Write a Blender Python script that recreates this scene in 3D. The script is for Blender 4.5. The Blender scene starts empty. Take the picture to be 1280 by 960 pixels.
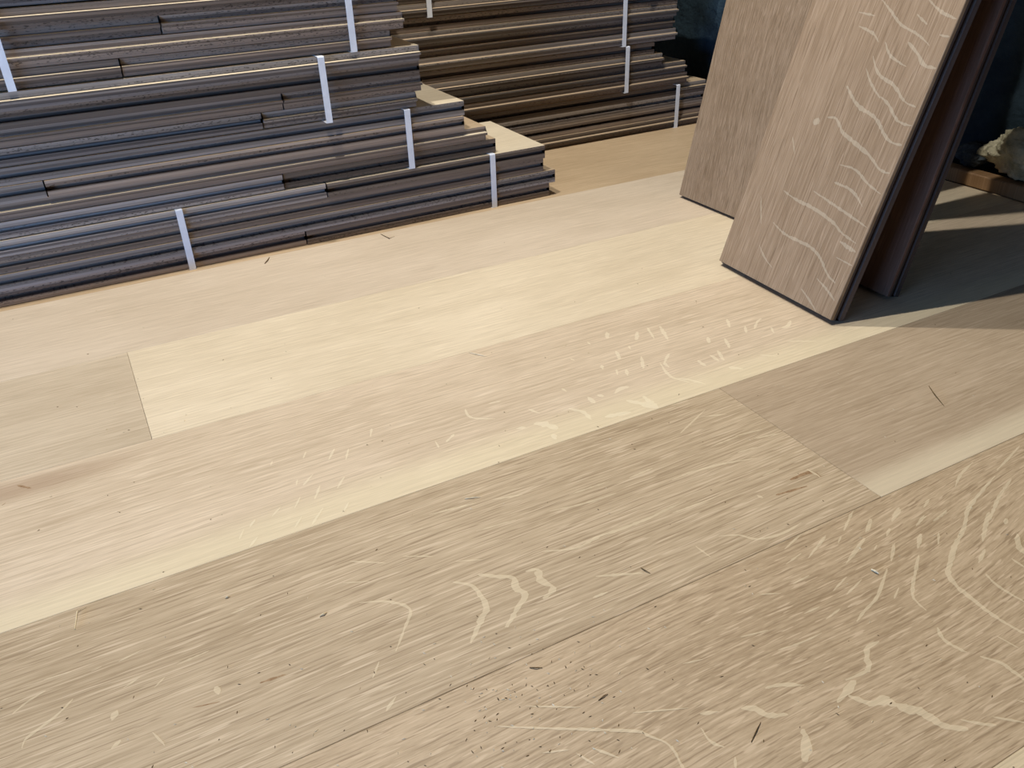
import bpy, bmesh, math, random
from mathutils import Vector, Matrix, noise

# ------------------------------------------------------------------ scale, camera
S = 0.39                      # one layout unit (camera height above the floor) in metres
W = 0.4565                    # plank width, layout units
T = 0.049                     # plank thickness, layout units
FPX, CX, CY = 1042.0, 640.0, 480.0
# rows: world axes expressed in camera axes (x right, y down, z forward)
RW = ((0.88153163, -0.26579415, 0.39019926),
      (-0.47109889, -0.44074158, 0.76407637),
      (-0.03110999, -0.85737992, -0.51374296))

scene = bpy.context.scene
C = scene.collection
rnd = random.Random(7)

cam_d = bpy.data.cameras.new('camera')
cam = bpy.data.objects.new('camera', cam_d); C.objects.link(cam)
cam_d.sensor_width = 36.0; cam_d.lens = 36.0 * FPX / 1280.0
cam_d.clip_start = 0.01
cam.matrix_world = Matrix(((RW[0][0], -RW[0][1], -RW[0][2], 0),
                           (RW[1][0], -RW[1][1], -RW[1][2], 0),
                           (RW[2][0], -RW[2][1], -RW[2][2], S),
                           (0, 0, 0, 1)))
scene.camera = cam

# ------------------------------------------------------------------ world, light, exposure
scene.view_settings.view_transform = 'Standard'
scene.view_settings.look = 'None'
scene.view_settings.gamma = 1.0
scene.view_settings.use_curve_mapping = False
scene.view_settings.exposure = 0.0

world = bpy.data.worlds.new('world'); scene.world = world
world.use_nodes = True
bg = world.node_tree.nodes['Background']
bg.inputs[0].default_value = (0.30, 0.52, 1.0, 1); bg.inputs[1].default_value = 1.0

LAMP_Z = 4.2
LAMP_A = (0.02, 1.93, LAMP_Z)        # layout units
LAMP_B = (1.13, 2.50, LAMP_Z)
LAMP_A_W, LAMP_B_W = 63.0, 49.0
LAMP_COL = (1.0, 0.955, 0.89)
WALL_L = -4.1                          # left wall with the window
WIN_Y0, WIN_Y1, WIN_Z0, WIN_Z1 = -1.5, 1.5, 0.06, 0.95
SKY_W = 38.0
sky = bpy.data.lights.new('window_daylight', 'AREA')
sky.shape = 'RECTANGLE'; sky.size = (WIN_Z1 - WIN_Z0) * S; sky.size_y = (WIN_Y1 - WIN_Y0) * S
sky.energy = SKY_W; sky.color = (0.25, 0.50, 1.0)
sky_o = bpy.data.objects.new('window_daylight', sky); C.objects.link(sky_o)
sky_o.location = ((WALL_L - 0.02) * S, (WIN_Y0 + WIN_Y1) / 2 * S, (WIN_Z0 + WIN_Z1) / 2 * S)
sky_o.rotation_euler = (0, -math.pi / 2, 0)

# ------------------------------------------------------------------ helpers
def V(*a): return Vector(a) * S

def ray(px, py):
    d = (px - CX, py - CY, FPX)
    return Vector(tuple(sum(RW[i][k] * d[k] for k in range(3)) for i in range(3)))

def on_floor(px, py, z=0.0):           # pixel -> layout coordinates on the plane z
    r = ray(px, py); t = (z - 1.0) / r.z
    return Vector((r.x * t, r.y * t, z))

def obj(name, bm, mats, parent=None, loc=(0, 0, 0), smooth=False):
    me = bpy.data.meshes.new(name)
    bm.normal_update(); bm.to_mesh(me); bm.free()
    for m in (mats if isinstance(mats, (list, tuple)) else [mats]): me.materials.append(m)
    if smooth:
        for p in me.polygons: p.use_smooth = True
    o = bpy.data.objects.new(name, me); C.objects.link(o)
    o.location = loc
    if parent: o.parent = parent
    return o

def empty(name, loc):
    o = bpy.data.objects.new(name, None); C.objects.link(o); o.location = loc
    o.empty_display_size = 0.05
    return o

def tag(o, label, cat, group=None):
    o['label'] = label; o['category'] = cat
    if group: o['group'] = group
    return o

def box(bm, x0, x1, y0, y1, z0, z1, mat=0):
    vs = [bm.verts.new((x, y, z)) for z in (z0, z1) for y in (y0, y1) for x in (x0, x1)]
    for f in ((0, 2, 3, 1), (4, 5, 7, 6), (0, 1, 5, 4), (2, 6, 7, 3), (0, 4, 6, 2), (1, 3, 7, 5)):
        fc = bm.faces.new([vs[i] for i in f]); fc.material_index = mat
    return vs

def tube(bm, pts, r, n=8, mat=0):
    rings = []
    for i, p in enumerate(pts):
        p = Vector(p)
        d = (Vector(pts[min(i + 1, len(pts) - 1)]) - Vector(pts[max(i - 1, 0)])).normalized()
        a = d.orthogonal().normalized(); b = d.cross(a)
        rr = r[i] if isinstance(r, (list, tuple)) else r
        rings.append([bm.verts.new(p + (a * math.cos(k * 2 * math.pi / n) + b * math.sin(k * 2 * math.pi / n)) * rr) for k in range(n)])
    for q, s in zip(rings[:-1], rings[1:]):
        for k in range(n):
            bm.faces.new((q[k], q[(k + 1) % n], s[(k + 1) % n], s[k])).material_index = mat
    bm.faces.new(rings[0][::-1]); bm.faces.new(rings[-1])

# ------------------------------------------------------------------ materials
class NT:
    def __init__(self, name):
        self.m = bpy.data.materials.new(name); self.m.use_nodes = True
        self.t = self.m.node_tree; self.b = self.t.nodes['Principled BSDF']
    def n(self, ty, **kw):
        nd = self.t.nodes.new(ty)
        for k, v in kw.items(): setattr(nd, k, v)
        return nd
    def l(self, a, b): self.t.links.new(a, b)
    def math(self, op, a, b=None, c=None, clamp=False):
        nd = self.n('ShaderNodeMath', operation=op); nd.use_clamp = clamp
        for i, v in enumerate((a, b, c)):
            if v is None: continue
            if isinstance(v, (int, float)): nd.inputs[i].default_value = v
            else: self.l(v, nd.inputs[i])
        return nd.outputs[0]
    def noise(self, vec, detail=2.0, rough=0.5, scale=1.0, dist=0.0):
        nd = self.n('ShaderNodeTexNoise'); nd.inputs['Scale'].default_value = scale
        nd.inputs['Detail'].default_value = detail; nd.inputs['Roughness'].default_value = rough
        nd.inputs['Distortion'].default_value = dist
        self.l(vec, nd.inputs['Vector']); return nd.outputs['Fac']
    def xyz(self, x, y, z):
        nd = self.n('ShaderNodeCombineXYZ')
        for i, v in enumerate((x, y, z)):
            if isinstance(v, (int, float)): nd.inputs[i].default_value = v
            else: self.l(v, nd.inputs[i])
        return nd.outputs[0]
    def smooth(self, v, a, b, lo=0.0, hi=1.0):
        nd = self.n('ShaderNodeMapRange', interpolation_type='SMOOTHSTEP')
        self.l(v, nd.inputs[0]); nd.inputs[1].default_value = a; nd.inputs[2].default_value = b
        nd.inputs[3].default_value = lo; nd.inputs[4].default_value = hi
        return nd.outputs[0]
    def mix(self, f, a, b, mode='MIX'):
        nd = self.n('ShaderNodeMix', data_type='RGBA', blend_type=mode)
        for s, v in ((nd.inputs[0], f), (nd.inputs[6], a), (nd.inputs[7], b)):
            if isinstance(v, (int, float)): s.default_value = v
            elif isinstance(v, tuple): s.default_value = v if len(v) == 4 else (*v, 1)
            else: self.l(v, s)
        return nd.outputs[2]

def lin(r, g, b):
    f = lambda c: (c / 255 / 12.92) if c / 255 <= 0.04045 else ((c / 255 + 0.055) / 1.055) ** 2.4
    return (f(r), f(g), f(b))

def oak(name, base, seed, contrast=1.0, sap=None, streak=1.0, swirl=0.0, lift=0.0, rough=0.5, knot=None, axis='X', eye=None, xf=1.0):
    """Quarter-sawn oak. Object coordinates: grain along X, Y across (metres)."""
    k = NT(name)
    tc = k.n('ShaderNodeTexCoord'); sp = k.n('ShaderNodeSeparateXYZ'); k.l(tc.outputs['Object'], sp.inputs[0])
    x, y = sp.outputs[0], sp.outputs[1]
    if axis == 'Z': x, y = sp.outputs[2], sp.outputs[1]
    sx = k.math('ADD', x, seed * 3.17)
    # gentle wander of the grain
    sl = k.math('MULTIPLY', sx, xf)
    w0 = k.noise(k.xyz(k.math('MULTIPLY', sx, 2.2), k.math('MULTIPLY', y, 5.0), seed), 1.0)
    yw = k.math('ADD', y, k.math('MULTIPLY', k.math('SUBTRACT', w0, 0.5), 0.016 + 0.05 * swirl))
    if eye:                                    # grain bowing round an eye in the figure
        ex, ey, rx, ry, amp = eye
        gx = k.math('DIVIDE', k.math('SUBTRACT', x, ex), rx); gy = k.math('DIVIDE', k.math('SUBTRACT', y, ey), ry)
        q = k.math('ADD', k.math('MULTIPLY', gx, gx), k.math('MULTIPLY', gy, gy))
        yw = k.math('SUBTRACT', yw, k.math('MULTIPLY', k.math('EXPONENT', k.math('MULTIPLY', q, -1.0)), amp))
    n1 = k.noise(k.xyz(k.math('MULTIPLY', sl, 12.0), k.math('MULTIPLY', yw, 470.0), seed), 3.0, 0.62)
    n2 = k.noise(k.xyz(k.math('MULTIPLY', sl, 60.0), k.math('MULTIPLY', yw, 1200.0), seed + 5), 2.0, 0.6)
    n3 = k.noise(k.xyz(k.math('MULTIPLY', sx, 1.6), k.math('MULTIPLY', yw, 34.0), seed + 9), 2.0, 0.5)
    n4 = k.noise(k.xyz(k.math('MULTIPLY', sx, 5.0), k.math('MULTIPLY', yw, 9.0), seed + 13), 2.0, 0.5)
    n5 = k.noise(k.xyz(k.math('MULTIPLY', sl, 20.0), k.math('MULTIPLY', yw, 620.0), seed + 21), 1.0, 0.5)
    n6 = k.noise(k.xyz(k.math('MULTIPLY', sl, 24.0), k.math('MULTIPLY', yw, 520.0), seed + 31), 1.0, 0.5)
    dark = tuple(c * f for c, f in zip(base, (0.70, 0.66, 0.60)))
    light = tuple(min(1, c * f) for c, f in zip(base, (1.14, 1.15, 1.18)))
    t = k.math('ADD', k.math('MULTIPLY', k.math('SUBTRACT', n1, 0.5), 2.0 * contrast),
               k.math('MULTIPLY', k.math('SUBTRACT', n3, 0.5), 0.8 * contrast))
    t = k.math('ADD', t, k.math('MULTIPLY', k.math('SUBTRACT', n2, 0.5), 1.0 * contrast))
    t = k.math('ADD', t, k.math('MULTIPLY', k.math('SUBTRACT', n4, 0.5), 0.6))
    t = k.math('ADD', t, 0.60, clamp=True)
    col = k.mix(t, dark, light)
    # dark open pores, fine dashes
    pore = k.math('MULTIPLY', k.smooth(n5, 0.58, 0.66), 0.42 * streak)
    col = k.mix(pore, col, tuple(c * f for c, f in zip(base, (0.55, 0.50, 0.44))))
    # pale small dashes
    col = k.mix(k.math('MULTIPLY', k.smooth(n6, 0.60, 0.67), 0.50 * streak), col, tuple(min(1, c * f) for c, f in zip(base, (1.32, 1.36, 1.45))))
    if sap:                                    # pale sapwood along one long edge
        y0, y1, scol, amt = sap
        e = k.math('ADD', y, k.math('MULTIPLY', k.math('SUBTRACT', w0, 0.5), 0.03))
        col = k.mix(k.math('MULTIPLY', k.smooth(e, y0, y1), amt), col, k.mix(0.35, scol, col))
    if knot:                                   # brown streak running out of a knot
        kx, ky, ax, ay, kcol, amt = knot
        dx = k.math('DIVIDE', k.math('SUBTRACT', x, kx), ax); dy = k.math('DIVIDE', k.math('SUBTRACT', yw, ky), ay)
        d = k.math('SQRT', k.math('ADD', k.math('MULTIPLY', dx, dx), k.math('MULTIPLY', dy, dy)))
        d = k.math('ADD', d, k.math('MULTIPLY', k.math('SUBTRACT', n4, 0.5), 0.9))
        col = k.mix(k.math('MULTIPLY', k.smooth(d, 1.0, 0.2), amt), col, kcol)
    if lift: col = k.mix(lift, col, (0.93, 0.85, 0.68))
    k.l(col, k.b.inputs['Base Color'])
    k.b.inputs['Roughness'].default_value = rough
    k.b.inputs['Specular IOR Level'].default_value = 0.3
    bp = k.n('ShaderNodeBump'); bp.inputs['Strength'].default_value = 0.12; bp.inputs['Distance'].default_value = 0.0006
    k.l(k.math('SUBTRACT', n1, pore), bp.inputs['Height']); k.l(bp.outputs[0], k.b.inputs['Normal'])
    return k.m

def ply(name, tones, seed, wide=0.0190, pores=0.7):
    """Board edge: plies as bands in local Z, rough and porous."""
    k = NT(name)
    tc = k.n('ShaderNodeTexCoord'); sp = k.n('ShaderNodeSeparateXYZ'); k.l(tc.outputs['Object'], sp.inputs[0])
    x, z = sp.outputs[0], sp.outputs[2]
    oi = k.n('ShaderNodeObjectInfo')
    sx = k.math('ADD', x, k.math('MULTIPLY', oi.outputs['Random'], 40.0))
    zz = k.math('ADD', k.math('DIVIDE', z, wide), 0.5)
    wob = k.noise(k.xyz(k.math('MULTIPLY', sx, 3.0), 0.0, seed), 1.0)
    zz = k.math('ADD', zz, k.math('MULTIPLY', k.math('SUBTRACT', wob, 0.5), 0.05))
    rp = k.n('ShaderNodeValToRGB'); rp.color_ramp.interpolation = 'EASE'
    el = rp.color_ramp.elements
    n = len(tones)
    el[0].position = 0.0; el[0].color = (*tones[0], 1); el[1].position = 1.0; el[1].color = (*tones[-1], 1)
    for i in range(1, n):
        e = el.new(i / n - 0.02); e.color = (*tones[i - 1], 1)
        e = el.new(i / n + 0.02); e.color = (*tones[i], 1)
    k.l(zz, rp.inputs[0])
    g = k.noise(k.xyz(k.math('MULTIPLY', sx, 5.0), 0.0, k.math('MULTIPLY', z, 620.0)), 3.0, 0.6)
    col = k.mix(0.75, rp.outputs[0], k.mix(g, (0.15, 0.14, 0.14), (1.6, 1.57, 1.54)), 'MULTIPLY')
    tint = k.math('ADD', k.math('MULTIPLY', oi.outputs['Random'], 0.55), 0.48)
    col = k.mix(1.0, col, k.xyz(tint, tint, tint), 'MULTIPLY')
    pr = k.noise(k.xyz(k.math('MULTIPLY', sx, 300.0), seed, k.math('MULTIPLY', z, 900.0)), 1.0)
    pmask = k.noise(k.xyz(k.math('MULTIPLY', sx, 1.5), seed, k.math('MULTIPLY', z, 160.0)), 1.0)
    p = k.math('MULTIPLY', k.smooth(pr, 0.56, 0.68), k.smooth(pmask, 0.5, 0.62))
    col = k.mix(k.math('MULTIPLY', p, pores), col, (0.02, 0.015, 0.01))
    k.l(col, k.b.inputs['Base Color']); k.b.inputs['Roughness'].default_value = 0.55
    k.b.inputs['Specular IOR Level'].default_value = 0.35
    bp = k.n('ShaderNodeBump'); bp.inputs['Strength'].default_value = 0.4; bp.inputs['Distance'].default_value = 0.0008
    k.l(g, bp.inputs['Height']); k.l(bp.outputs[0], k.b.inputs['Normal'])
    return k.m

def mottled(name, a, b, scale, rough=0.9, bump=0.0, bscale=None, detail=4.0):
    k = NT(name)
    tc = k.n('ShaderNodeTexCoord')
    n = k.noise(tc.outputs['Object'], detail, 0.6, scale)
    k.l(k.mix(k.smooth(n, 0.3, 0.7), a, b), k.b.inputs['Base Color'])
    k.b.inputs['Roughness'].default_value = rough; k.b.inputs['Specular IOR Level'].default_value = 0.2
    if bump:
        n2 = k.noise(tc.outputs['Object'], 5.0, 0.65, bscale or scale * 3)
        bp = k.n('ShaderNodeBump'); bp.inputs['Strength'].default_value = bump; bp.inputs['Distance'].default_value = 0.01
        k.l(n2, bp.inputs['Height']); k.l(bp.outputs[0], k.b.inputs['Normal'])
    return k.m

M_TAN = lin(204, 178, 142)
m_strap = mottled('white_strap', (0.72, 0.76, 0.82), (0.80, 0.84, 0.90), 60, 0.4)
m_wall = mottled('insulation_facing', (0.010, 0.020, 0.030), (0.035, 0.062, 0.080), 9, 0.8, 0.9, 25)
m_plain = mottled('dark_wallboard', (0.05, 0.05, 0.055), (0.07, 0.07, 0.075), 4, 0.9)
m_ceil = mottled('dark_joist_ceiling', (0.05, 0.043, 0.036), (0.075, 0.062, 0.05), 4, 0.9)
m_fluff = mottled('torn_glass_wool', (0.34, 0.31, 0.19), (0.72, 0.66, 0.46), 38, 0.95, 0.8, 120)
m_plate = oak('sill_plate_pine', lin(150, 118, 84), 4.4, 0.6)
m_sub = oak('subfloor_board', lin(196, 172, 138), 8.2, 0.55, streak=0.6)
m_metal = mottled('lamp_metal', (0.03, 0.03, 0.03), (0.05, 0.05, 0.05), 30, 0.4)
m_frame = mottled('window_frame_paint', (0.55, 0.55, 0.53), (0.62, 0.62, 0.6), 10, 0.5)
m_splinter = mottled('pale_splinter', lin(214, 194, 150), lin(236, 222, 190), 200, 0.6)
m_dsplinter = mottled('brown_splinter', lin(92, 72, 44), lin(128, 104, 66), 200, 0.7)
m_core = ply('plank_core', [(0.17, 0.125, 0.105), (0.14, 0.10, 0.085), (0.16, 0.118, 0.10), (0.12, 0.086, 0.072), (0.11, 0.078, 0.065)], 2.2, 0.0150, 0.15)
m_ply = [ply('board_edge_%d' % i, t, i + 1.5) for i, t in enumerate((  # warm and grey sets paint in lamp and window light on differently facing edges
    [(0.36, 0.32, 0.29), (0.18, 0.155, 0.14), (0.40, 0.355, 0.32), (0.16, 0.138, 0.125), (0.38, 0.34, 0.30), (0.52, 0.47, 0.42)],
    [(0.31, 0.245, 0.195), (0.36, 0.29, 0.23), (0.16, 0.125, 0.10), (0.34, 0.27, 0.215), (0.19, 0.148, 0.118), (0.42, 0.345, 0.28)],
    [(0.42, 0.38, 0.35), (0.26, 0.232, 0.21), (0.19, 0.168, 0.15), (0.38, 0.34, 0.31), (0.22, 0.196, 0.178), (0.36, 0.325, 0.295)],
    [(0.27, 0.21, 0.165), (0.18, 0.14, 0.11), (0.30, 0.235, 0.185), (0.17, 0.13, 0.105), (0.33, 0.265, 0.21), (0.28, 0.225, 0.18)]))]
m_face = [oak('board_face_%d' % i, c, 20 + i, 0.5, streak=0.5) for i, c in enumerate((lin(222, 208, 180), lin(190, 168, 138), lin(214, 198, 168)))]

# ------------------------------------------------------------------ the room
XR, YB, YF, ZC = 2.95, 4.5, -4.2, 6.3     # right wall, back wall, front wall, ceiling (layout units)
ZS = -T                                    # subfloor level

bm = bmesh.new(); box(bm, WALL_L * S, (XR + .3) * S, YF * S, YB * S, (ZS - .1) * S, ZS * S)
floor = obj('floor', bm, m_sub); floor['kind'] = 'structure'
floor['label'] = 'pale wooden subfloor under the stacks with wide oak planks laid over it'

bm = bmesh.new(); box(bm, WALL_L * S, (XR + .3) * S, YF * S, YB * S, ZC * S, (ZC + .1) * S)
ceiling = obj('ceiling', bm, m_ceil); ceiling['kind'] = 'structure'

def soft_wall(name, x, y0, y1, z0, z1, nx, nz):
    bm = bmesh.new(); g = []
    for i in range(nx + 1):
        col = []
        for j in range(nz + 1):
            yy = y0 + (y1 - y0) * i / nx; zz = z0 + (z1 - z0) * j / nz
            d = 0.045 * noise.noise(Vector((yy * 2.6, zz * 2.0, 3.1))) + 0.022 * noise.noise(Vector((yy * 8, zz * 7, 7.7)))
            col.append(bm.verts.new(((x + 0.05 - d) * S, yy * S, zz * S)))
        g.append(col)
    for i in range(nx):
        for j in range(nz):
            bm.faces.new((g[i][j], g[i][j + 1], g[i + 1][j + 1], g[i + 1][j]))
    # backing slab behind the soft face
    box(bm, (x + .15) * S, (x + .3) * S, y0 * S, y1 * S, z0 * S, z1 * S)
    return obj(name, bm, m_wall, smooth=False)
wr = soft_wall('wall_right', XR, YF, YB, ZS, ZC, 150, 110); wr['kind'] = 'structure'
for p in wr.data.polygons: p.use_smooth = True

bm = bmesh.new(); box(bm, WALL_L * S, (XR + .3) * S, YB * S, (YB + .1) * S, (ZS - .1) * S, (ZC + .1) * S)
o = obj('wall_back', bm, m_plain); o['kind'] = 'structure'
bm = bmesh.new(); box(bm, WALL_L * S, (XR + .3) * S, (YF - .1) * S, YF * S, (ZS - .1) * S, (ZC + .1) * S)
o = obj('wall_front', bm, m_plain); o['kind'] = 'structure'
bm = bmesh.new()
for (y0, y1, z0, z1) in ((YF, WIN_Y0, ZS, ZC), (WIN_Y1, YB, ZS, ZC), (WIN_Y0, WIN_Y1, ZS, WIN_Z0), (WIN_Y0, WIN_Y1, WIN_Z1, ZC)):
    box(bm, (WALL_L - .3) * S, WALL_L * S, y0 * S, y1 * S, z0 * S, z1 * S)
o = obj('wall_left', bm, m_plain); o['kind'] = 'structure'
win = empty('window_1', V(WALL_L - .1, (WIN_Y0 + WIN_Y1) / 2, WIN_Z0)); win['kind'] = 'structure'
hy, hz = (WIN_Y1 - WIN_Y0) / 2 * S, (WIN_Z1 - WIN_Z0) * S
bm = bmesh.new(); f = 0.04
for (y0, y1, z0, z1) in ((-hy, -hy + f, 0, hz), (hy - f, hy, 0, hz), (-hy + f, hy - f, 0, f), (-hy + f, hy - f, hz - f, hz)):
    box(bm, -.03, 0.0, y0, y1, z0, z1)
obj('window_frame', bm, m_frame, win)

# bottom plate of the insulated wall
bm = bmesh.new(); box(bm, 0, 0.06 * S, 0, (YB - 1.2 - YF) * S, 0, 0.050 * S)
bmesh.ops.bevel(bm, geom=bm.edges[:], offset=0.0015, segments=1, affect='EDGES')
plate = obj('trim_1', bm, m_plate, loc=V(2.855, YF, 0)); plate['kind'] = 'structure'
plate['label'] = 'bare wooden bottom plate of the insulated wall'

# ------------------------------------------------------------------ laid floor planks
rows_y = [2.597 - 0.4568 * i for i in range(15)]
def plank_mesh(x0, x1, y0, y1):
    """local coordinates: centre of the plank, top at 0"""
    bm = bmesh.new(); e = 0.0004
    vs = box(bm, (x0 - x1) / 2 * S + e / 4, (x1 - x0) / 2 * S - e / 4, (y0 - y1) / 2 * S + e / 4, (y1 - y0) / 2 * S - e / 4, -T * S, 0)
    top = [ed for ed in bm.edges if all(v.co.z > -1e-6 for v in ed.verts)]
    bmesh.ops.bevel(bm, geom=top, offset=0.0003, segments=1, affect='EDGES')
    return bm
planks = []
def plank(x0, x1, row, mat):
    y1 = rows_y[row]; y0 = rows_y[row + 1]
    o = obj('plank', plank_mesh(x0, x1, y0, y1), mat, floor, V((x0 + x1) / 2, (y0 + y1) / 2, 0))
    planks.append((o, x0, x1, y0, y1)); return o
XE = 2.853
hw = W * S / 2
o1 = oak('oak_rosy', lin(212, 195, 170), 1.0, 0.5, streak=0.45)
o2a = oak('oak_beige', lin(204, 187, 160), 2.0, 0.6, streak=0.5)
o2b = oak('oak_cream', lin(226, 210, 180), 3.0, 0.5, streak=0.45)
o3 = oak('oak_pale_flecked', lin(214, 195, 167), 4.0, 0.75, sap=(-0.045, -0.078, lin(236, 222, 184), 0.75), streak=0.7,
         knot=(-0.11, 0.074, 0.13, 0.018, lin(168, 142, 116), 0.6))
o4a = oak('oak_tan', lin(190, 170, 140), 5.0, 1.05, streak=1.45)
o4b = oak('oak_greyed_tan', lin(182, 162, 135), 6.0, 0.7, sap=(-0.056, -0.080, lin(232, 218, 186), 0.85), streak=0.7)
o5 = oak('oak_figured_tan', lin(186, 164, 133), 7.0, 1.1, streak=1.4, swirl=0.5, eye=((1.62 - 0.6265) * S, 0.10 * S, 0.16, 0.055, 0.034), xf=2.0)
o6 = oak('oak_light_beige', lin(220, 202, 168), 9.0, 0.7, streak=0.7)
p1 = plank(-2.2, XE, 0, o1); plank(WALL_L, -2.2, 0, o2a)
p2a = plank(WALL_L, -0.0145, 1, o2a); p2b = plank(-0.0145, XE, 1, o2b)
plank(WALL_L, -3.0, 2, o4b); p3 = plank(-3.0, XE, 2, o3)
p4a = plank(-3.4, 1.157, 3, o4a); p4b = plank(1.157, XE, 3, o4b); plank(WALL_L, -3.4, 3, o1)
plank(WALL_L, -1.6, 4, o2a); p5 = plank(-1.6, XE, 4, o5)
plank(WALL_L, 0.2, 5, o4b); p6 = plank(0.2, XE, 5, o6)
pool = [o1, o2a, o4a, o4b, o6, o2b]
for r in range(6, 14):
    c = rnd.uniform(-2.5, 1.5)
    plank(WALL_L, c, r, rnd.choice(pool)); plank(c, XE, r, rnd.choice(pool))

# ------------------------------------------------------------------ ray flecks (pale figure of the quarter-sawn oak)
def resample(pts, step):
    out = [pts[0]]
    for a, b in zip(pts[:-1], pts[1:]):
        n = max(1, int((b - a).length / step))
        for i in range(1, n + 1): out.append(a.lerp(b, i / n))
    return out
def smooth_line(pts):
    if len(pts) < 3: return pts
    out = []
    P = [pts[0]] + list(pts) + [pts[-1]]
    for i in range(1, len(P) - 2):
        for t in (0, .25, .5, .75):
            a, b, c, d = P[i - 1], P[i], P[i + 1], P[i + 2]
            out.append(0.5 * ((2 * b) + (c - a) * t + (2 * a - 5 * b + 4 * c - d) * t * t + (3 * b - a - 3 * c + d) * t ** 3))
    out.append(pts[-1]); return out
def ribbon(bm, pts, w, lim, z, taper=True, jit=0.35):
    """pts: 2-D local metres; ribbon of width w, ragged along the grain, clipped to lim"""
    pts = resample(smooth_line(pts), 0.0022); n = len(pts); L = []
    for i, p in enumerate(pts):
        d = pts[min(i + 1, n - 1)] - pts[max(i - 1, 0)]
        if d.length < 1e-9: d = Vector((1, 0))
        nn = Vector((-d.y, d.x)).normalized()
        s = i / max(1, n - 1)
        ww = w * ((0.25 + 0.75 * math.sin(math.pi * min(1, max(0, s))) ** 0.6) if taper else 1) * (1 + rnd.uniform(-jit, jit)) * 0.5
        a = p + nn * ww + Vector((rnd.uniform(-1, 1) * w * .15, 0)); b = p - nn * ww + Vector((rnd.uniform(-1, 1) * w * .15, 0))
        pr = []
        for q in (a, b):
            pr.append(bm.verts.new((min(lim[1], max(lim[0], q.x)), min(lim[3], max(lim[2], q.y)), z)))
        L.append(pr)
    for q, s in zip(L[:-1], L[1:]):
        try: bm.faces.new((q[0], q[1], s[1], s[0]))
        except ValueError: pass

def crop(x0, y0, k, lst):              # traced pixel lists: (width, [(cx, cy), ...]) in a magnified view
    return [(w * k, [(x0 + cx * k, y0 + cy * k) for cx, cy in pts]) for w, pts in lst]

FL = []
FL += crop(840, 640, .34375, [
 (15, [(1072,0),(1062,60),(1030,120),(1010,190),(1005,225),(1040,275),(1090,315),(1140,355),(1190,390),(1240,420),(1290,445)]),
 (13, [(1155,0),(1142,40),(1130,105)]), (10, [(1138,135),(1115,185)]), (12, [(903,80),(897,120)]),
 (10, [(898,155),(885,220),(875,270),(880,315),(925,358)]), (10, [(725,25),(712,70)]), (10, [(830,-10),(800,35)]),
 (7, [(660,-10),(625,65)]), (7, [(918,12),(888,50)]), (6, [(1000,-8),(955,30)]), (7, [(805,118),(797,180)]),
 (9, [(783,205),(765,260),(742,315),(700,360),(672,398)]), (7, [(703,95),(670,145),(632,188)]), (7, [(560,90),(500,160)]),
 (6, [(635,235),(585,288)]), (6, [(690,245),(635,300)]), (6, [(612,92),(604,112)]), (6, [(475,75),(410,135)]), (6, [(470,150),(415,190)]),
 (11, [(965,420),(985,460),(1030,490),(1072,510)]), (12, [(1120,525),(1200,550),(1240,580),(1290,615)]),
 (9, [(1140,225),(1180,265),(1235,300),(1290,332)]), (10, [(1235,170),(1290,205)]), (15, [(1258,80),(1265,130),(1290,155)]),
 (15, [(755,470),(715,490),(708,520),(715,560),(705,580),(630,612)]), (20, [(665,612),(638,650),(600,692)]),
 (26, [(640,668),(720,695),(780,690),(850,715),(900,725),(950,755),(1000,780),(1075,790)]), (22, [(715,705),(790,672)]),
 (13, [(340,640),(400,628),(480,630)]), (14, [(100,735),(170,725)]), (19, [(250,715),(300,715),(350,740),(420,735)]),
 (9, [(105,785),(140,835),(190,855)]), (10, [(0,850),(45,940)]), (26, [(475,790),(490,850),(480,910)]), (9, [(230,890),(232,940)]),
 (9, [(1050,755),(1120,770),(1180,775)]), (7, [(1165,745),(1290,767)]), (5, [(1180,450),(1260,495)]), (7, [(1255,685),(1290,695)]),
 (7, [(1200,842),(1290,845)]), (6, [(40,552),(115,535)]), (6, [(250,455),(350,430)]), (6, [(385,502),(470,475),(545,440)]),
 (6, [(560,390),(612,352)]), (6, [(480,370),(535,345)]), (6, [(640,345),(655,335)]), (6, [(395,295),(320,300)]), (5, [(500,230),(440,262)]),
 (9, [(1220,25),(1210,45)]), (8, [(970,75),(968,115)]), (6, [(745,120),(735,140)]), (6, [(825,275),(808,315)]), (6, [(795,60),(780,88)])])
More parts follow.
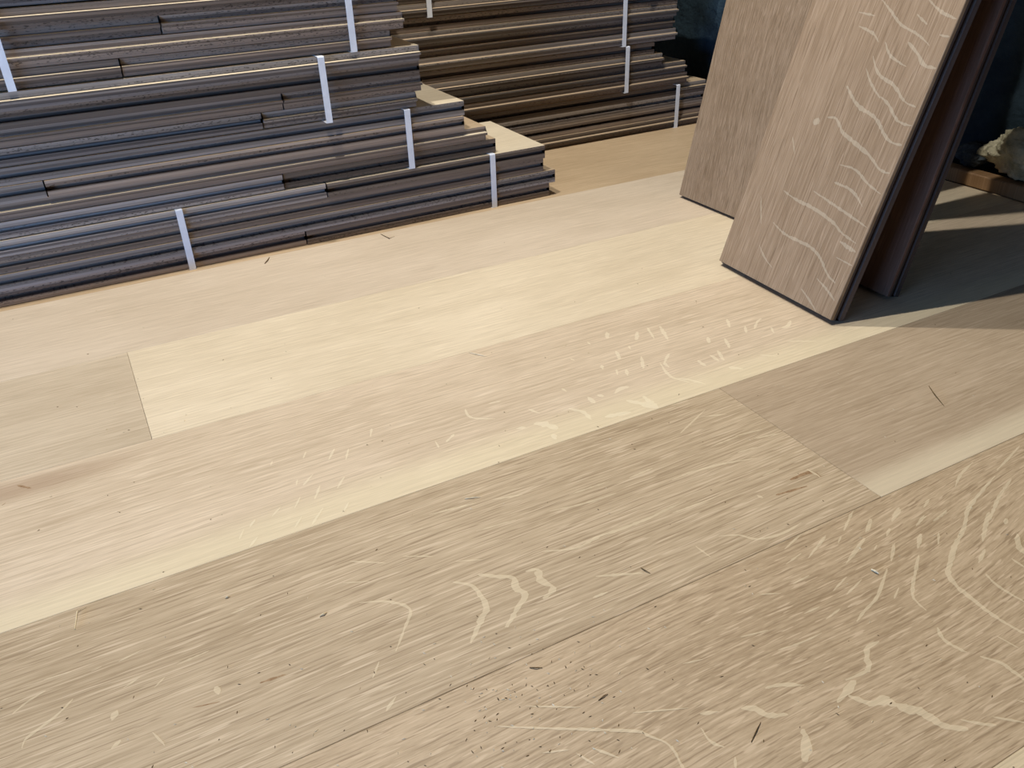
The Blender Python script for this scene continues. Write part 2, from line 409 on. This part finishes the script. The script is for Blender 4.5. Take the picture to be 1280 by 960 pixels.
FL += crop(840, 380, .34375, [
 (8, [(0,640),(60,615),(130,595),(190,580),(310,560)]), (9, [(170,845),(240,840),(310,855),(400,835),(470,795)]), (8, [(85,880),(140,920)]),
 (6, [(30,470),(120,385)]), (6, [(110,410),(200,400)]), (5, [(230,480),(330,455)]), (6, [(300,490),(390,470)]), (5, [(140,520),(240,480)]),
 (6, [(330,625),(390,600)]), (9, [(490,600),(540,630)]), (9, [(310,695),(330,705)]), (6, [(0,760),(100,725),(160,700)]), (6, [(240,540),(310,520)]),
 (7, [(1265,515),(1215,570),(1180,605)]), (9, [(1235,635),(1190,700),(1160,770),(1140,800),(1130,865)]),
 (10, [(1175,625),(1110,700),(1075,750),(1065,800),(1040,860),(1020,930)]), (7, [(1095,575),(1050,620),(1030,665)]), (7, [(935,710),(915,740)]),
 (10, [(825,740),(800,790)]), (7, [(720,780),(705,830)]), (6, [(655,760),(625,825)]), (6, [(925,770),(890,805)]), (5, [(615,845),(605,870)]),
 (7, [(560,840),(495,925)]), (7, [(700,850),(640,930)]), (10, [(905,835),(893,890)]), (6, [(970,835),(968,875)]), (8, [(810,870),(800,925)]),
 (6, [(790,815),(780,845)]), (6, [(1000,755),(950,790)]), (12, [(1215,780),(1210,800)]), (13, [(1255,835),(1262,880),(1280,905)]),
 (11, [(130,120),(135,142)]), (9, [(200,55),(210,85)]), (9, [(265,80),(270,104)]), (8, [(300,90),(310,65),(325,52)]), (11, [(192,125),(210,160)]),
 (12, [(165,168),(188,205)]), (12, [(138,185),(172,207)]), (12, [(93,205),(122,225)]), (17, [(205,230),(258,236)]), (9, [(0,270),(60,275),(122,292)]),
 (6, [(415,135),(525,135)]), (8, [(360,85),(370,105)]), (11, [(398,88),(420,80),(432,60)]), (6, [(320,185),(380,190)])])
FL += crop(420, 560, .41667, [
 (16, [(350,403),(405,412),(432,440),(452,480),(435,515),(405,585)]), (17, [(425,380),(480,385),(533,390),(540,420),(568,440),(545,480),(512,538)]),
 (17, [(570,370),(605,365),(612,395),(652,420),(622,452)]), (9, [(70,465),(150,460),(222,482),(210,530),(180,610)]), (6, [(130,640),(110,690)]),
 (9, [(620,310),(720,300),(790,265),(850,245),(940,210),(980,190),(1050,160)]), (9, [(780,385),(850,380),(920,375)]), (6, [(640,190),(750,165),(840,135)]),
 (8, [(485,835),(600,840),(760,845),(900,850),(940,865),(990,885),(1020,920),(1040,965)]), (4, [(20,405),(100,400)]), (5, [(570,775),(735,778)]),
 (7, [(720,915),(775,950)]), (7, [(770,900),(850,930)]), (8, [(770,450),(815,432)]), (5, [(890,795),(1056,780)]), (6, [(620,915),(700,905)]),
 (5, [(40,340),(150,345)]), (5, [(200,325),(290,325)]), (5, [(360,340),(440,335)]), (6, [(280,200),(420,165)]), (6, [(470,155),(560,140)]), (5, [(150,270),(260,240)]),
 (7, [(180,745),(150,790)]), (7, [(300,735),(260,770)]), (6, [(880,90),(950,60)]), (5, [(700,140),(820,100)]), (5, [(420,250),(540,215)])])
FL += crop(420, 240, .34375, [
 (12, [(985,508),(988,532)]), (13, [(1095,508),(1093,538)]), (9, [(1132,493),(1157,533)]), (12, [(1178,488),(1207,537)]), (12, [(1018,578),(1032,608)]),
 (11, [(1110,598),(1118,642)]), (10, [(1212,588),(1195,620),(1212,637)]), (10, [(1178,620),(1215,670),(1285,692)]), (16, [(915,745),(942,768)]),
 (17, [(950,738),(972,744)]), (15, [(1015,732),(1035,715),(1065,708)]), (22, [(1055,758),(1130,775),(1182,792)]), (20, [(1115,743),(1170,782)]),
 (22, [(980,818),(1072,800)]), (15, [(845,788),(900,800),(928,828)]), (26, [(720,842),(760,845),(805,862)]), (17, [(868,868),(885,890)]),
 (12, [(965,630),(972,645)]), (10, [(1020,645),(1024,665)]), (10, [(1055,645),(1060,668)]), (14, [(655,862),(690,855)]), (9, [(470,790),(490,820),(580,825)]),
 (20, [(790,880),(800,900)]), (10, [(430,880),(400,910)]), (8, [(360,905),(375,930)]), (8, [(130,860),(125,890)]), (7, [(555,770),(600,760)]),
 (10, [(915,545),(925,555)]), (8, [(1065,560),(1070,572)]), (10, [(700,790),(740,805)]), (10, [(820,715),(840,725)]), (8, [(850,605),(868,612)])])
FL += crop(0, 380, .35427, [
 (7, [(1105,600),(1070,640)]), (7, [(1130,640),(1110,690)]), (6, [(1060,680),(1040,720)]), (6, [(990,715),(960,750)]), (7, [(1215,610),(1190,650)]),
 (7, [(1140,720),(1100,780)]), (6, [(1065,750),(1040,790)]), (6, [(900,760),(880,790)]), (6, [(1230,700),(1210,740)]), (6, [(860,795),(845,830)]), (6, [(1050,620),(1045,640)]),
 (6, [(910,820),(880,860)]), (6, [(1180,510),(1160,550)]), (6, [(1230,510),(1220,550)]), (6, [(1080,520),(1070,545)]), (6, [(960,555),(955,570)])])
FL += crop(0, 640, .34375, [
 (8, [(265,680),(200,745),(100,820),(80,860)]), (6, [(165,650),(100,690),(45,735)]), (20, [(430,720),(405,760)]), (20, [(440,830),(405,860)]), (14, [(785,635),(795,665)]),
 (6, [(555,800),(600,850)]), (7, [(645,555),(760,505)]), (6, [(840,370),(905,345)]), (6, [(330,580),(370,562)]), (6, [(430,545),(520,500)]), (6, [(450,640),(510,600)]), (6, [(600,600),(560,640)]),
 (5, [(160,610),(260,580)]), (5, [(0,690),(40,672)])])
# group the flecks by the plank under their middle
by = {}
for w, pts in FL:
    mid = pts[len(pts) // 2]; g = on_floor(*mid)
    for it in planks:
        o, x0, x1, y0, y1 = it
        if x0 <= g.x <= x1 and y0 <= g.y <= y1:
            by.setdefault(o.name, (it, []))[1].append((w, pts)); break
def fleck_mat(src, amt, tone=lin(232, 216, 182)):
    m = src.copy(); m.name = src.name + '_fleck'
    b = m.node_tree.nodes['Principled BSDF']; nt = m.node_tree
    s = b.inputs['Base Color'].links[0].from_socket
    mx = nt.nodes.new('ShaderNodeMix'); mx.data_type = 'RGBA'
    mx.inputs[0].default_value = amt; mx.inputs[7].default_value = (*tone, 1)
    nt.links.new(s, mx.inputs[6]); nt.links.new(mx.outputs[2], b.inputs['Base Color'])
    b.inputs['Roughness'].default_value = 0.4
    return m
DK = crop(840, 380, .34375, [(10, [(378, 695), (430, 680), (492, 662)]), (16, [(430, 640), (500, 612), (540, 628)])]) + \
     crop(0, 640, .34375, [(9, [(945, 622), (980, 610), (1040, 590)]), (4, [(700, 712), (800, 690)])]) + \
     crop(0, 380, .35427, [(10, [(8, 710), (20, 702)]), (8, [(60, 640), (110, 650)])])
FLECK_Z = 0.00003
for key, (it, lst) in by.items():
    o, x0, x1, y0, y1 = it; cx, cy = (x0 + x1) / 2, (y0 + y1) / 2
    lim = ((x0 - cx) * S + .001, (x1 - cx) * S - .001, (y0 - cy) * S + .001, (y1 - cy) * S - .001)
    bm = bmesh.new(); zf = FLECK_Z
    for w, pts in lst:
        zf += 1.2e-6
        P = [on_floor(*p) for p in pts]
        m = P[len(P) // 2]; dep = (Vector((m.x, m.y, -1))).length
        ribbon(bm, [Vector(((p.x - cx) * S, (p.y - cy) * S)) for p in P], w * dep / FPX * S * 1.15, lim, zf)
    f = obj('ray_fleck', bm, fleck_mat(o.data.materials[0], *((0.42, lin(246, 234, 204)) if o.data.materials[0] == o3 else (0.46,))), o); f['kind'] = 'stuff'

# brown mineral streaks
m_min = mottled('mineral_streak', lin(138, 108, 78), lin(172, 144, 110), 300, 0.6)
byd = {}
for w, pts in DK:
    g = on_floor(*pts[len(pts) // 2])
    for it in planks:
        if it[1] <= g.x <= it[2] and it[3] <= g.y <= it[4]: byd.setdefault(it[0].name, (it, []))[1].append((w, pts)); break
for key, (it, lst) in byd.items():
    o, x0, x1, y0, y1 = it; cx, cy = (x0 + x1) / 2, (y0 + y1) / 2
    lim = ((x0 - cx) * S + .001, (x1 - cx) * S - .001, (y0 - cy) * S + .001, (y1 - cy) * S - .001)
    bm = bmesh.new()
    for w, pts in lst:
        P = [on_floor(*p) for p in pts]; m = P[len(P) // 2]
        ribbon(bm, [Vector(((p.x - cx) * S, (p.y - cy) * S)) for p in P], w * Vector((m.x, m.y, -1)).length / FPX * S, lim, 2e-5)
    f = obj('mineral_streak', bm, m_min, o); f['kind'] = 'stuff'

# ------------------------------------------------------------------ flooring boards in strapped bundles
def board_mesh(x0, x1, front, back):
    """profile in (y, z); front/back: 't' tongue, 'g' groove. local origin at centre; metres"""
    h = T * S * 0.985 / 2; w = W * S
    a, b = -0.10 * 2 * h, 0.12 * 2 * h
    td, gd = 0.0062, 0.0080
    def side(kind, y, sg):
        if kind == 't':
            return [(y, -h), (y, a), (y + sg * td, a + .0004), (y + sg * td, b - .0004), (y, b), (y, h)]
        return [(y, -h), (y, a - .0006), (y - sg * gd, a - .0003), (y - sg * gd, b + .0003), (y, b + .0006), (y, h)]
    pr = side(front, 0, -1) + side(back, w, 1)[::-1]
    bm = bmesh.new()
    A = [bm.verts.new((x0, y, z)) for y, z in pr]; B = [bm.verts.new((x1, y, z)) for y, z in pr]
    n = len(pr)
    for i in range(n):
        j = (i + 1) % n
        f = bm.faces.new((A[i], B[i], B[j], A[j]))
        # long flat top and bottom get the face veneer
        f.material_index = 0 if abs(pr[i][0] - pr[j][0]) > 0.05 else (2 if front == 't' and 0.004 < abs(pr[i][0] - pr[j][0]) < 0.05 and pr[i][0] < 0.001 else 1)
    f1 = bm.faces.new(A[::-1]); f2 = bm.faces.new(B); f1.material_index = f2.material_index = 1
    bmesh.ops.triangulate(bm, faces=[f1, f2])
    bmesh.ops.recalc_face_normals(bm, faces=bm.faces[:])
    return bm

PITCH = 0.203
def bundle(label, group, y, k, x_left, ends, straps, cuts, seed, faces, out=None):
    """y: front plane, k: level in the stack, ends: right end of each of the four layers, straps: x positions, cuts: {layer: x of a butt joint}"""
    r = random.Random(seed)
    if group == GF:
        q = YFS / 2.779; ends = [e * q for e in ends]; straps = [e * q for e in straps]; cuts = {j: e * q for j, e in cuts.items()}
    z0 = ZS + 0.0012 + k * PITCH
    root = tag(empty('flooring_bundle', V((x_left + ends[0]) / 2, y, z0)), label, 'flooring bundle', group)
    xc = (x_left + ends[0]) / 2
    dz = (PITCH - 0.0024) / 4
    ymin = 0
    for j in range(4):
        dy = r.uniform(-0.005, 0.006); kind = r.choice('tggg')
        if out and j in out: kind, dy = out[j]
        segs = [(x_left + r.uniform(-.03, .03), ends[j])]
        if j in cuts:
            segs = [(segs[0][0], cuts[j] - 0.002), (cuts[j] + 0.002, ends[j])]
        for q, (a, b) in enumerate(segs):
            d = dy + (r.uniform(-.006, .006) if q else 0)
            kk = kind if q == 0 or (out and j in out) else r.choice('tg')
            ymin = min(ymin, d * S - (0.0062 if kk == 't' else 0))
            bmm = board_mesh((a - b) / 2 * S, (b - a) / 2 * S, kk, 'g' if kk == 't' else 't')
            fm = faces[j] if isinstance(faces, (list, tuple)) else faces
            o = obj('board', bmm, [m_face[fm], m_ply[r.randrange(4)], m_face[0] if group == GF else m_face[1]], root, (((a + b) / 2 - xc) * S, d * S, (dz * (j + .5)) * S))  # third slot: pale cut tongue, lighter in front to paint its lit highlight
    for sx in straps:
        t = 0.0005; w = 0.0041; yf = ymin - 0.0006; yb = W * S + 0.012; zt = PITCH * S - 0.0010; zb = -0.0003
        bm = bmesh.new()
        P = [(yf, zb), (yf, zt - .001), (yf + .001, zt), (yb, zt), (yb, zb)]
        out = [(yf - t, zb - t * .5), (yf - t, zt - .0006), (yf + .0006, zt + t), (yb + t, zt + t), (yb + t, zb - t * .5)]
        lo = [[bm.verts.new((s * w, *p)) for p in P] for s in (-1, 1)]; hi = [[bm.verts.new((s * w, *p)) for p in out] for s in (-1, 1)]
        n = 5
        for i in range(n):
            jx = (i + 1) % n
            bm.faces.new((hi[0][i], hi[1][i], hi[1][jx], hi[0][jx])); bm.faces.new((lo[0][jx], lo[1][jx], lo[1][i], lo[0][i]))
            bm.faces.new((lo[0][i], hi[0][i], hi[0][jx], lo[0][jx])); bm.faces.new((hi[1][i], lo[1][i], lo[1][jx], hi[1][jx]))
        bmesh.ops.recalc_face_normals(bm, faces=bm.faces[:])
        st = obj('strap', bm, m_strap, root, ((sx - xc) * S, 0, 0))
        st['label'] = 'flat white packing strap'
    return root

YFS, YRS = 2.750, 3.327      # front planes of the two stacks
GF, GR = 'bundles of the front stack', 'bundles of the rear stack'
bundle('lowest bundle of the front stack, its pale top board exposed as a step', GF, YFS, 0, -3.6,
       [1.615, 1.640, 1.590, 1.594], [1.369, 0.247, -1.0, -2.3], {3: .733, 0: .637}, 11, [1, 1, 1, 0], {0: ('g', .004), 1: ('g', -.003), 2: ('g', .002), 3: ('g', .0)})
bundle('strapped flooring bundle second from the floor in the front stack, with staggered board ends', GF, YFS, 1, -3.7,
       [1.392, 1.352, 1.262, 1.269], [1.048, -0.60, -2.2], {0: .594, 2: -.10}, 12, [1, 1, 1, 0], {3: ('g', .002), 0: ('g', .004), 1: ('t', .008), 2: ('g', -.002)})
bundle('strapped flooring bundle third from the floor in the front stack, with nearly flush ends', GF, YFS, 2, -3.5,
       [1.090, 1.112, 1.108, 1.105], [0.765, -0.7, -2.1], {0: .56, 1: .634}, 5, [1, 1, 1, 0], {3: ('t', -.022), 2: ('g', -.004)})
bundle('strapped flooring bundle fourth from the floor in the front stack, with two straps in sight', GF, YFS, 3, -3.65,
       [1.014, 1.062, 1.050, 1.150], [0.880, -0.102, -2.0], {0: .186, 2: .32}, 21, [1, 1, 1, 2], {0: ('t', -.012), 1: ('t', -.010), 3: ('t', -.012)})
bundle('topmost bundle of the front stack, only its lower boards in the picture', GF, YFS, 4, -3.6,
       [1.12, 1.10, 1.09, 1.11], [0.70, -0.9, -2.2], {}, 15, [1, 1, 1, 2], {0: ('t', -.002), 1: ('t', .004)})
bundle('lowest bundle of the rear stack, resting on the subfloor, ending near the insulated wall', GR, YRS, 0, -2.2,
       [2.83, 2.832, 2.82, 2.827], [2.640, 1.2, -0.8], {3: 2.655}, 31, [1, 1, 1, 1])
bundle('bundle second from the floor in the rear stack, lower boards sticking out', GR, YRS, 1, -2.3,
       [2.700, 2.690, 2.545, 2.503], [2.336, 0.9, -0.9], {}, 32, [1, 1, 1, 2], {0: ('t', -.006), 2: ('t', -.008)})
bundle('flooring bundle third from the floor in the rear stack, ragged end against the dark wall', GR, YRS, 2, -2.1,
       [2.615, 2.605, 2.612, 2.620], [2.314, 0.6, -1.0], {}, 36, [1, 1, 1, 2], {0: ('t', -.006), 2: ('t', -.008)})
bundle('flooring bundle fourth from the floor in the rear stack, strapped beside the front stack', GR, YRS, 3, -2.2,
       [2.700, 2.72, 2.71, 2.70], [1.382, 2.45, -0.7], {}, 34, [1, 1, 1, 2], {0: ('t', -.006), 2: ('t', -.008)})
bundle('topmost bundle of the rear stack, mostly above the picture', GR, YRS, 4, -2.2,
       [2.66, 2.68, 2.70, 2.66], [2.2, 0.5, -0.9], {}, 35, [1, 1, 1, 2])

# ------------------------------------------------------------------ planks leaning on the wall
def lean_plank(label, b, u, w, t, length, face_mat, flecks=None, fm=None):
    """b: lower front corner on the -Y side; u up the plank, w across, t through the thickness (layout units)"""
    u, w, t = Vector(u).normalized(), Vector(w).normalized(), Vector(t).normalized()
    root = tag(empty('leaning_plank', Vector(b) * S), label, 'plank', 'planks leaning against the insulated wall')
    root.matrix_world = Matrix(((u.x, w.x, -t.x, b[0] * S), (u.y, w.y, -t.y, b[1] * S), (u.z, w.z, -t.z, b[2] * S), (0, 0, 0, 1)))
    # local axes: X up the plank (grain), Y across, Z out of the face
    L, ww, th = length * S, W * S, T * S
    v = 0.0042
    bm = bmesh.new(); box(bm, 0, L, 0, ww, -v, 0)
    ed = [e for e in bm.edges if all(q.co.z > -1e-6 for q in e.verts)]
    bmesh.ops.bevel(bm, geom=ed, offset=0.0005, segments=1, affect='EDGES')
    for q in bm.verts: q.co.x -= L / 2; q.co.y -= ww / 2
    fv = obj('face_veneer', bm, face_mat, root, (L / 2, ww / 2, 0))
    # core with a groove along the near edge and a tongue along the far edge
    z0, z1 = -th, -v
    g0, g1 = z0 + (z1 - z0) * .42, z0 + (z1 - z0) * .80
    pr = [(0, z0), (0, g0), (.008, g0 + .0004), (.008, g1 - .0004), (0, g1), (0, z1), (ww, z1), (ww, g1), (ww + .006, g1 - .0006), (ww + .006, g0 + .0006), (ww, g0), (ww, z0)]
    zc = (z0 + z1) / 2
    bm = bmesh.new()
    A = [bm.verts.new((-L / 2, y - ww / 2, z - zc)) for y, z in pr]; B = [bm.verts.new((L / 2, y - ww / 2, z - zc)) for y, z in pr]
    for i in range(len(pr)):
        j = (i + 1) % len(pr); bm.faces.new((A[i], A[j], B[j], B[i]))
    f1 = bm.faces.new(A[::-1]); f2 = bm.faces.new(B)
    bmesh.ops.triangulate(bm, faces=[f1, f2]); bmesh.ops.recalc_face_normals(bm, faces=bm.faces[:])
    co = obj('core', bm, m_core, root, (L / 2, ww / 2, zc)); co['label'] = 'dark layered core with a groove along the edge'
    if flecks:
        bm = bmesh.new(); lim = (-L / 2 + .001, L / 2 - .001, -ww / 2 + .001, ww / 2 - .001)
        B0 = Vector(b); n = -t; zf = FLECK_Z
        for wd, pts in flecks:
            P = []; zf += 1.2e-6
            for p in pts:
                d = ray(*p); o = Vector((0, 0, 1)); k = (B0 - o).dot(n) / d.dot(n); h = o + d * k - B0
                P.append(Vector((h.dot(u) * S - L / 2, h.dot(w) * S - ww / 2)))
            ribbon(bm, P, wd * 2.35 / FPX * S, lim, zf)
        f = obj('ray_fleck', bm, fm, fv); f['kind'] = 'stuff'
    return root

mA = oak('plank_face_taupe', lin(160, 133, 102), 11.0, 0.95, streak=1.2)
mB = oak('plank_face_wavy_grey', lin(148, 123, 94), 12.0, 1.2, streak=1.3, swirl=1.6, xf=1.8)
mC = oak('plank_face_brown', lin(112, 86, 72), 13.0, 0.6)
AF = crop(820, 0, .43768, [
 (6, [(640,-8),(670,30),(700,70),(750,100),(780,130)]), (6, [(775,-8),(810,30),(858,55)]), (8, [(720,120),(745,150),(765,185),(800,195)]), (7, [(655,120),(670,160),(715,190)]),
 (6, [(580,75),(620,95),(635,120)]), (7, [(620,160),(635,210),(680,245),(710,290),(742,305)]), (7, [(640,275),(665,300),(690,345),(732,360)]), (6, [(600,195),(615,240),(640,280)]),
 (9, [(545,245),(575,300),(625,335),(650,380),(670,405),(702,415)]), (9, [(490,335),(515,340),(535,380),(570,410),(610,445),(640,485),(668,495)]), (18, [(450,345),(466,350)]),
 (6, [(525,470),(570,485),(605,525),(642,555)]), (7, [(510,520),(560,545),(590,590)]), (6, [(450,545),(500,580),(560,620),(602,650)]),
 (8, [(365,545),(400,570),(450,595),(505,635),(530,665),(572,695)]), (9, [(525,690),(570,720)]), (8, [(335,635),(370,670),(440,705),(470,740),(490,785),(512,808)]),
 (5, [(295,700),(310,735),(332,765)]), (6, [(460,795),(490,830),(510,860)]), (5, [(415,825),(440,860),(457,890)]), (4, [(515,735),(562,760)]), (4, [(390,390),(396,440)]), (4, [(300,560),(300,640)]),
 (5, [(580,35),(627,45)]), (5, [(810,100),(838,105)]), (5, [(745,40),(775,70)])])
lean_plank('taupe oak plank with pale wavy ray flecks, propped in front of two other leaning planks',
           (1.59910487, 1.32260655, 0.0158), (0.30665854, -0.01258119, 0.95173644), (0.0431814, 0.999067, -0.0007066), (0.9508396, -0.041314, -0.3069157),
           3.02, mA, AF, fleck_mat(mA, 0.24))
lean_plank('grey-brown oak plank with wavy dark grain, leaning on the wall nearest the rear stack',
           (1.91499, 1.8861854, 0.0108), (0.21302554, 0.00308999, 0.97704175), (-0.0144654, 0.9998954, 0), (0.9769395, 0.0141315, -0.213048), 4.35, mB)
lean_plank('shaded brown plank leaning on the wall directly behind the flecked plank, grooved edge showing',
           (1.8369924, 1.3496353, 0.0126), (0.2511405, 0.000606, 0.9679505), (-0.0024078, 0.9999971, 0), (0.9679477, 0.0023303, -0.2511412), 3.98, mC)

# ------------------------------------------------------------------ torn insulation on the bottom plate
def fluff(label, pos, size, seed, mat):
    bm = bmesh.new(); bmesh.ops.create_icosphere(bm, subdivisions=5, radius=1)
    for v in bm.verts:
        p = v.co.copy(); o = Vector((seed * 3.3, seed, 0))
        d = 1 + 0.34 * noise.noise(p * 1.4 + o) + 0.26 * abs(noise.noise(p * 3.1 + o)) + 0.10 * noise.noise(p * 8 + o) + 0.05 * noise.noise(p * 19 + o)
        v.co = Vector((p.x * size[0] * d, p.y * size[1] * d, p.z * size[2] * d)) * S
    zmin = min(v.co.z for v in bm.verts)
    for v in bm.verts: v.co.z -= zmin
    o = obj('insulation_tuft', bm, mat, None, Vector(pos) * S, smooth=True)
    return tag(o, label, 'insulation', 'torn insulation along the bottom plate')
m_dfluff = mottled('dark_glass_wool', (0.03, 0.04, 0.05), (0.10, 0.12, 0.13), 40, 0.95, 0.8, 120)
fluff('pale greenish tuft of torn glass wool bulging over the bottom plate', (2.93, 1.69, 0.0505), (0.085, 0.165, 0.075), 1.0, m_fluff)
fluff('small dark grey wisp of insulation beside the pale tuft', (2.93, 1.925, 0.0505), (0.05, 0.065, 0.035), 4.0, m_dfluff)

# ------------------------------------------------------------------ splinters on the planks
def splinter(label, px, width, mat, lift=0.0006):
    P = [on_floor(*p) * S for p in px]
    c = sum(P, Vector()) / len(P)
    pts = []
    for i, p in enumerate(P):
        pts.append(p - c + Vector((0, 0, width * .5 + (lift if 0 < i < len(P) - 1 else 0))))
    bm = bmesh.new(); tube(bm, pts, [width * .35] + [width * .5] * (len(pts) - 2) + [width * .2], 5)
    o = obj('wood_splinter', bm, mat, None, c)
    return tag(o, label, 'splinter', 'splinters on the laid planks')
splinter('bent pale splinter on the joint between the pale and the tan plank', [(94, 787), (97, 766), (108, 759)], .0009, m_splinter)
splinter('forked brown splinter on the greyed plank beside the end joint', [(1161, 483), (1168, 494), (1180, 508)], .0009, m_dsplinter)
splinter('thin silvery splinter on the edge of the cream plank', [(586, 441), (597, 444), (608, 446)], .0008, m_splinter)
splinter('straight white splinter on the tan plank near its long joint', [(581, 624), (592, 623), (600, 622)], .0009, m_splinter)
splinter('short white chip with a dark end on the figured plank', [(1089, 713), (1094, 716), (1098, 718)], .0016, m_splinter)
splinter('thin brown splinter lying by the front stack on the rosy plank', [(476, 293), (487, 299), (493, 296)], .0010, m_dsplinter)
splinter('grey-brown sliver in front of the lowest bundle', [(331, 330), (335, 326), (337, 322)], .0014, m_dsplinter)
splinter('dark hooked sliver at the far end of the tan plank', [(801, 710), (806, 714), (813, 717)], .0008, m_dsplinter)
splinter('dark straight sliver lying along the tan plank below the pale chevrons', [(662, 835), (670, 836), (678, 835)], .0008, m_dsplinter)
splinter('jointed dark grass-like sliver on the figured plank', [(939, 928), (945, 915), (951, 903)], .0007, m_dsplinter)
splinter('tiny pale chip below the pale chevrons', [(400, 771), (405, 769), (409, 766)], .0012, m_splinter)
splinter('tiny pale sliver on the tan plank beyond the bent splinter', [(282, 748), (285, 747), (288, 746)], .0011, m_splinter)
splinter('thin dark straw on the tan plank close to its end', [(748, 876), (755, 871), (760, 868)], .0007, m_dsplinter)

# sawdust crumbs, too many and small to count
bm = bmesh.new()
for i in range(420):
    if i % 3 == 0: px = (rnd.gauss(670, 60), rnd.gauss(870, 45))
    else: px = (rnd.uniform(0, 1280), rnd.uniform(300, 960))
    g = on_floor(*px)
    if g.y > 2.55 or g.x > 2.8 or (1.58 < g.x < 2.0 and 1.28 < g.y < 2.4): continue
    a = rnd.uniform(0, math.pi); l = rnd.uniform(.0004, .0014); w = rnd.uniform(.0002, .0004)
    d = Vector((math.cos(a), math.sin(a), 0)); n = Vector((-d.y, d.x, 0)); p = g * S + Vector((0, 0, .0002))
    mi = rnd.randrange(2)
    q = [bm.verts.new(p + d * l), bm.verts.new(p + n * w), bm.verts.new(p - d * l), bm.verts.new(p - n * w)]
    tp = bm.verts.new(p + Vector((0, 0, .0004)))
    for k in range(4): bm.faces.new((q[k], q[(k + 1) % 4], tp)).material_index = mi
sd = obj('sawdust', bm, [m_splinter, m_dsplinter]); sd['kind'] = 'stuff'; sd['label'] = 'scattered sawdust crumbs on the laid planks'; sd['category'] = 'sawdust'

# ------------------------------------------------------------------ pendant lamps above the picture
def lamp(label, pos, watts):
    root = tag(empty('pendant_lamp', V(*pos)), label, 'lamp', 'pendant lamps')
    up = (ZC - pos[2]) * S
    bm = bmesh.new(); tube(bm, [(0, 0, .11), (0, 0, up)], .003, 8); obj('cord', bm, m_metal, root)
    bm = bmesh.new(); tube(bm, [(0, 0, .045), (0, 0, .06), (0, 0, .11), (0, 0, .125)], [.018, .02, .02, .008], 16); obj('socket', bm, m_metal, root)
    ld = bpy.data.lights.new('bulb', 'POINT'); ld.energy = watts; ld.shadow_soft_size = 0.012; ld.color = LAMP_COL
    lo = bpy.data.objects.new('bulb', ld); C.objects.link(lo); lo.parent = root
lamp('bare pendant lamp hanging over the front stack side of the floor', LAMP_A, LAMP_A_W)
lamp('bare pendant lamp hanging over the leaning planks', LAMP_B, LAMP_B_W)
